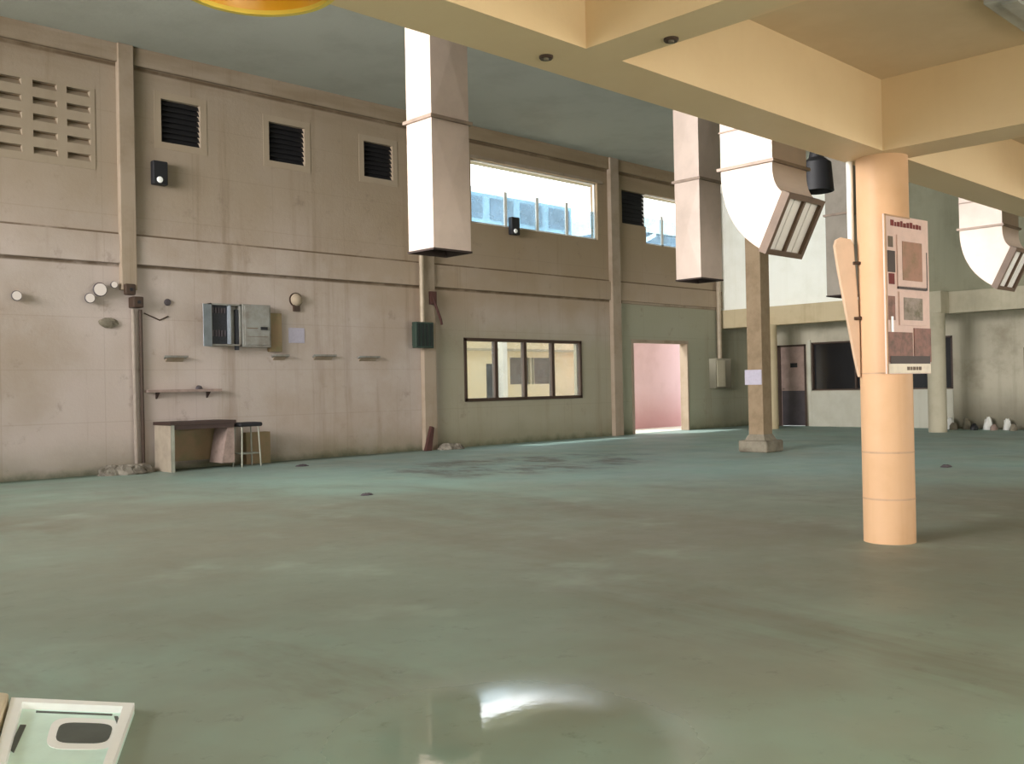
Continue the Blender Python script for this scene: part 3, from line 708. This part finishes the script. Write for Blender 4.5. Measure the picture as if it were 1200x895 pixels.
# stool
sx, sy = 9.3, D - .62
r = thing('stool', (sx, sy, 0), 'black-seated metal stool beside the desk', 'stool')
MB().box(sx - .24, sx + .24, sy - .2, sy + .2, .76, .84).build('seat', 'black', r, bevel=.03)
for (a, b_) in ((-1, -1), (1, -1), (-1, 1), (1, 1)): MB().cyl((sx + a * .2, sy + b_ * .17, 0), (sx + a * .17, sy + b_ * .14, .77), .016).build('leg', 'steel', r)
m = MB()
for z in (.25,):
    m.cyl((sx - .19, sy - .16, z), (sx + .19, sy - .16, z), .012).cyl((sx - .19, sy + .16, z), (sx + .19, sy + .16, z), .012).cyl((sx - .19, sy - .16, z), (sx - .19, sy + .16, z), .012).cyl((sx + .19, sy - .16, z), (sx + .19, sy + .16, z), .012)
m.build('footrest', 'steel', r)
o = MB().box(9.52, 10.05, D - .2, D - .02, 0, .62).build('cardboard_sheet', 'brownboard', origin=(9.8, D - .1, 0)); tag(o, 'brownish carton standing against the wall right of the stool', 'carton')
# meter box near far corner
r = thing('meter_box', (26.0, D, 1.25), 'grey-green meter box low on the wall right of the doorway', 'wall box')
MB().box(25.6, 26.45, D - .25, D - .002, 1.25, 2.18).build('box_body', 'farwall', r, bevel=.01)
MB().box(25.66, 26.1, D - .27, D - .25, 1.3, 2.12).build('box_door', 'farbeam', r)
o = MB().tube([(26.03, D - .12, 2.18), (26.03, D - .12, 7.4)], .075, 12).build('conduit_pipe', 'pipe', origin=(26.03, D - .12, 2.2), smooth=True); tag(o, 'pale conduit pipe rising from the meter box near the far corner', 'pipe')
# heaps at pilaster feet
def heap(name, cx_, cy_, n, sp, lab, mat='rubble', sd=1, sc=.14):
    r = thing(name, (cx_, cy_, 0), lab, 'rubble'); rnd = random.Random(sd); m = MB()
    for k in range(n):
        x = cx_ + rnd.uniform(-sp, sp); y = cy_ + rnd.uniform(-.15, .12); s = rnd.uniform(.5, 1) * sc
        m.blob((x, y, 0), (s * 1.3, s, s), sd * 31 + k)
    m.build('pile', mat, r); return r
heap('rubble_heap', 7.12, D - .35, 9, .33, 'grey rubble heap at the foot of the wall left of the desk', 'rubble', 2, .2)
heap('rubble_heap', 14.66, D - .38, 8, .22, 'grey rubble heap at the foot of the pilaster below the green box', 'rubble', 3, .16)
o = MB().prism([(13.95, D - .3, 0), (14.12, D - .3, 0), (14.26, D - .24, .52), (14.18, D - .24, .55)], (0, .08, 0)).build('rag', 'rust', origin=(14.1, D - .25, 0)); tag(o, 'dark red rag propped at the foot of the pilaster below the green box', 'rag')
# rubbish along far wall
specs = [(10.95, .32, 'white'), (10.75, .26, 'concrete'), (10.5, .3, 'farwall'), (10.2, .24, 'black'), (9.95, .34, 'white'), (9.7, .22, 'cloth'), (9.45, .3, 'white'), (9.2, .24, 'concrete'), (8.9, .3, 'rubble')]
labs = ['white sack nearest the far column', 'grey bundle just right of the first white sack', 'olive bundle in the middle left of the far heap', 'small black bag amid the far heap', 'largest pale bag in the middle of the far heap',
        'pinkish bundle right of the largest pale bag', 'second white bag right in the far heap', 'low grey bundle near the right end of the far heap', 'rubble pile at the right end of the far heap']
for k, (y, s, mt) in enumerate(specs):
    o = MB().blob((XF - .35 - .3 * (k % 2), y, 0), (.16, s * .36, s * (1.0 if k % 2 == 0 else .75)), 40 + k).build('rubbish_bag', mt, origin=(XF - .45, y, 0), smooth=True)
    tag(o, labs[k], 'rubbish', 'rubbish heaped along the far wall')
# crumbs on floor
for k, (x, y, s, lab) in enumerate(((7.66, 10.71, .06, 'small dark lump on floor in mid hall left of stains'), (15.7, 6.3, .08, 'small dark lump on floor right of the round column'),
                                (9.9, 15.9, .08, 'small dark lump on floor near the wall beneath the paper'))):
    o = MB().blob((x, y, 0), (s * 1.6, s, s * .5), 70 + k).build('floor_lump', 'kick', origin=(x, y, 0)); tag(o, lab, 'debris')

# pale tray lying on the floor bottom left
A = Vector((1.42, 4.74, 0)); B = Vector((1.77, 4.24, 0)); Cc = Vector((1.34, 3.46, 0)); Dd = Vector((1.03, 3.72, 0))
def bl(u, v, z=0): return (A * (1 - u) + B * u) * (1 - v) + (Dd * (1 - u) + Cc * u) * v + Vector((0, 0, z))
tr = thing('plastic_tray', tuple(bl(.5, .5)), 'pale mint and white plastic tray lying on the floor at bottom left', 'tray')
def quadp(m, u0, u1, v0, v1, z0, z1): m.prism([bl(u0, v0, z0), bl(u1, v0, z0), bl(u1, v1, z0), bl(u0, v1, z0)], (0, 0, z1 - z0))
m = MB(); quadp(m, 0, 1, 0, 1, 0, .02); m.build('tray_panel', 'mint', tr, bevel=.004)
m = MB(); quadp(m, .1, .92, 0, .06, .02, .05); quadp(m, 0, .1, 0, 1, .02, .05); quadp(m, .92, 1, 0, 1, .02, .05); quadp(m, .1, .92, .95, 1, .02, .05); m.build('tray_rim', 'whitepl', tr, bevel=.008)
m = MB(); quadp(m, .22, .84, .085, .105, .02, .023); m.build('groove', 'dent', tr)
m = MB(); m.prism([bl(.86, .12, .02), bl(.89, .12, .02), bl(.96, .3, .02), bl(.93, .3, .02)], (0, 0, .004)); m.build('groove', 'dent', tr); m = MB(); m.prism([bl(.12, .28, .02), bl(.17, .28, .02), bl(.13, .6, .02), bl(.08, .56, .02)], (0, 0, .004)); m.build('groove', 'dent', tr)
m = MB(); P = [bl(.66 + .22 * math.copysign(abs(math.cos(t)) ** .5, math.cos(t)), .36 + .13 * math.copysign(abs(math.sin(t)) ** .5, math.sin(t)), .02) for t in [2 * PI * k / 28 for k in range(28)]]
m.prism(P, (0, 0, .004)); m.build('oval_recess', 'dent', tr)
m = MB(); P = [bl(.66 + .29 * math.copysign(abs(math.cos(t)) ** .5, math.cos(t)), .36 + .2 * math.copysign(abs(math.sin(t)) ** .5, math.sin(t)), .02) for t in [2 * PI * k / 28 for k in range(28)]]
m.prism(P, (0, 0, .002)); m.build('recess_border', 'whitepl', tr)
o = MB().prism([bl(-.02, -.0), bl(-.05, .9), bl(-.4, .9), bl(-.35, -.05)], (0, 0, .07)).build('plastic_crate_edge', 'creampl', origin=tuple(bl(-.2, .4)), bevel=.01)
tag(o, 'cream plastic slab at the bottom left edge beside the mint tray', 'slab')

# ------------------------------------------------------------------ outside
struct(MB().box(XS - .3, XF + .3, D + .25, D + 1.35, 7.25, 7.4).build('added_eave', 'endgrey'))  # unseen eave added to keep the sun out of the upper windows
struct(MB().box(-30, 90, D + .3, 90, -.12, -.02).build('ground_outside', 'ground'))
struct(MB().box(-40, 60, -60, YB - .3, -.12, -.02).build('ground_back', 'ground'))
struct(MB().box(-40, XS - .3, YB - .3, D + .3, -.12, -.02).build('ground_side', 'ground'))
o = thing('outbuilding', (26.5, 19.6, 0), 'pink outbuilding wall seen through the open doorway', 'building')
MB().box(24.0, 30.5, 19.7, 19.95, -.02, 4.4).build('pink_wall', 'pink', o)
f = thing('annex_building', (20, 22.1, 0), 'cream annex facade with dark windows seen through the brown-framed window', 'building')
w = holed(MB(), 'y', 22.0, 22.3, 14, 33, -.02, 5.2, [(21.3, 23.2, 1.5, 2.35), (20.28, 20.68, .9, 2.15), (20.92, 21.06, 1.5, 2.15)])
w.build('facade_wall', 'facade', f)
MB().box(14, 33, 21.9, 22.0, 2.55, 2.62).build('string_course', 'farbeam', f)
wn = MB().box(21.3, 23.2, 22.1, 22.12, 1.5, 2.35).build('window', 'facadewin', f)
MB().box(22.22, 22.32, 22.03, 22.1, 1.5, 2.35).box(22.38, 22.42, 22.03, 22.1, 1.5, 2.35).build('window_mullion', 'farbeam', wn)
MB().box(20.28, 20.68, 22.1, 22.12, .9, 2.15).build('door', 'black', f); MB().box(20.92, 21.06, 22.1, 22.12, 1.5, 2.15).build('window', 'black', f)
MB().box(20.72, 20.9, 21.7, 22.0, -.02, 2.9).build('white_post', 'whitepl', f)
o = thing('distant_building', (41, 40, 0), 'pale blue building seen through the lower panes of the wide upper window', 'building')
MB().box(34.5, 44.2, 40, 44, -.02, 12.6).build('building_wall', 'bluebld', o)
m = MB()
for k in range(4): m.box(35.0 + 2.4 * k, 36.8 + 2.4 * k, 39.95, 40, 10.9, 12.1)
m.build('window', 'greybld', o)
o = thing('steel_shed', (54, 40, 0), 'grey steel shed with stepped roof seen through the second upper window', 'building')
MB().box(49, 56, 40, 44, -.02, 11.5).build('shed_wall', 'greybld', o)
MB().prism([(49, 39.9, 11.5), (52, 39.9, 13), (53, 39.9, 12.7), (56, 39.9, 11.6)], (0, 4, 0)).prism([(50, 39.8, 10.6), (52.4, 39.8, 11.6), (52.4, 39.8, 11.3), (50, 39.8, 10.3)], (0, .1, 0)).build('shed_roof', 'whitepl', o)

# ------------------------------------------------------------------ light
W = bpy.data.worlds.new('world'); bpy.context.scene.world = W; W.use_nodes = True
nt = W.node_tree; bg = nt.nodes['Background']; bg.inputs[0].default_value = (0.93, 0.97, 1.0, 1); bg.inputs[1].default_value = 6.2
def area(name, loc, d, sx, sy, power, col, spread=180):
    l = bpy.data.lights.new(name, 'AREA'); l.shape = 'RECTANGLE'; l.size = sx; l.size_y = sy; l.energy = power; l.color = col; l.spread = math.radians(spread)
    o = bpy.data.objects.new(name, l); C.objects.link(o); o.location = loc; o.rotation_euler = Vector(d).to_track_quat('-Z', 'Y').to_euler(); return o
area('daylight_near_end', (XS + .02, 9.8, 5.4), (1, .02, -.03), 9.0, 3.5, 1750, (1, .96, .94), 76)
area('daylight_near_door', (XS + .02, 10, 1.65), (1, 0, 0), 8, 3.1, 120, (1, .97, .92))
area('fill_back_door', (0, YB + .02, 1.65), (0, 1, .12), 7, 3, 230, (1, .89, .72))  # area lamp added behind the camera to boost light from the unseen opening
area('fill_back_far', (19.5, YB + .02, 2.0), (0, 1, .12), 9, 2.1, 650, (1, .97, .90))  # area lamp added to brighten the far floor and wall
area('fill_back_window', (8.2, YB + .02, 2.0), (0, 1, .1), 6.4, 2.0, 150, (1, .86, .66))  # added area lamp, warm fill on top of the sky through the opening
l = bpy.data.lights.new('warm_fill', 'POINT'); l.energy = 58; l.color = (1, .80, .50); l.shadow_soft_size = .05  # unseen point light added to warm the near beams, without any fitting
o = bpy.data.objects.new('warm_fill', l); C.objects.link(o); o.location = (1.6, .4, 2.2)
l = bpy.data.lights.new('sun', 'SUN'); l.energy = 7; l.color = (1, .96, .90); l.angle = .02
o = bpy.data.objects.new('sun', l); C.objects.link(o); o.rotation_euler = Vector((.5, -.577, -1)).to_track_quat('-Z', 'Y').to_euler()

# ------------------------------------------------------------------ camera
f_, yaw, pitch, roll = 1139.19, .799802, .0057297, -.0199889
cyw, syw, cp, sp = math.cos(yaw), math.sin(yaw), math.cos(pitch), math.sin(pitch)
Fv = Vector((cyw * cp, syw * cp, sp)); Rv = Vector((syw, -cyw, 0)); Uv = Rv.cross(Fv)
R2 = Rv * math.cos(roll) + Uv * math.sin(roll); U2 = -Rv * math.sin(roll) + Uv * math.cos(roll)
cam = bpy.data.cameras.new('camera'); cam.sensor_width = 36; cam.lens = f_ / 1200 * 36; cam.clip_end = 500
co = bpy.data.objects.new('camera', cam); C.objects.link(co)
mt = Matrix((R2, U2, -Fv)).transposed().to_4x4(); mt.translation = Vector((0, 0, 1.4)); co.matrix_world = mt
sc = bpy.context.scene; sc.camera = co
vs = sc.view_settings; sc.display_settings.display_device = 'sRGB'
vs.view_transform = 'Standard'; vs.look = 'None'; vs.gamma = 1; vs.exposure = -.58; vs.use_curve_mapping = False
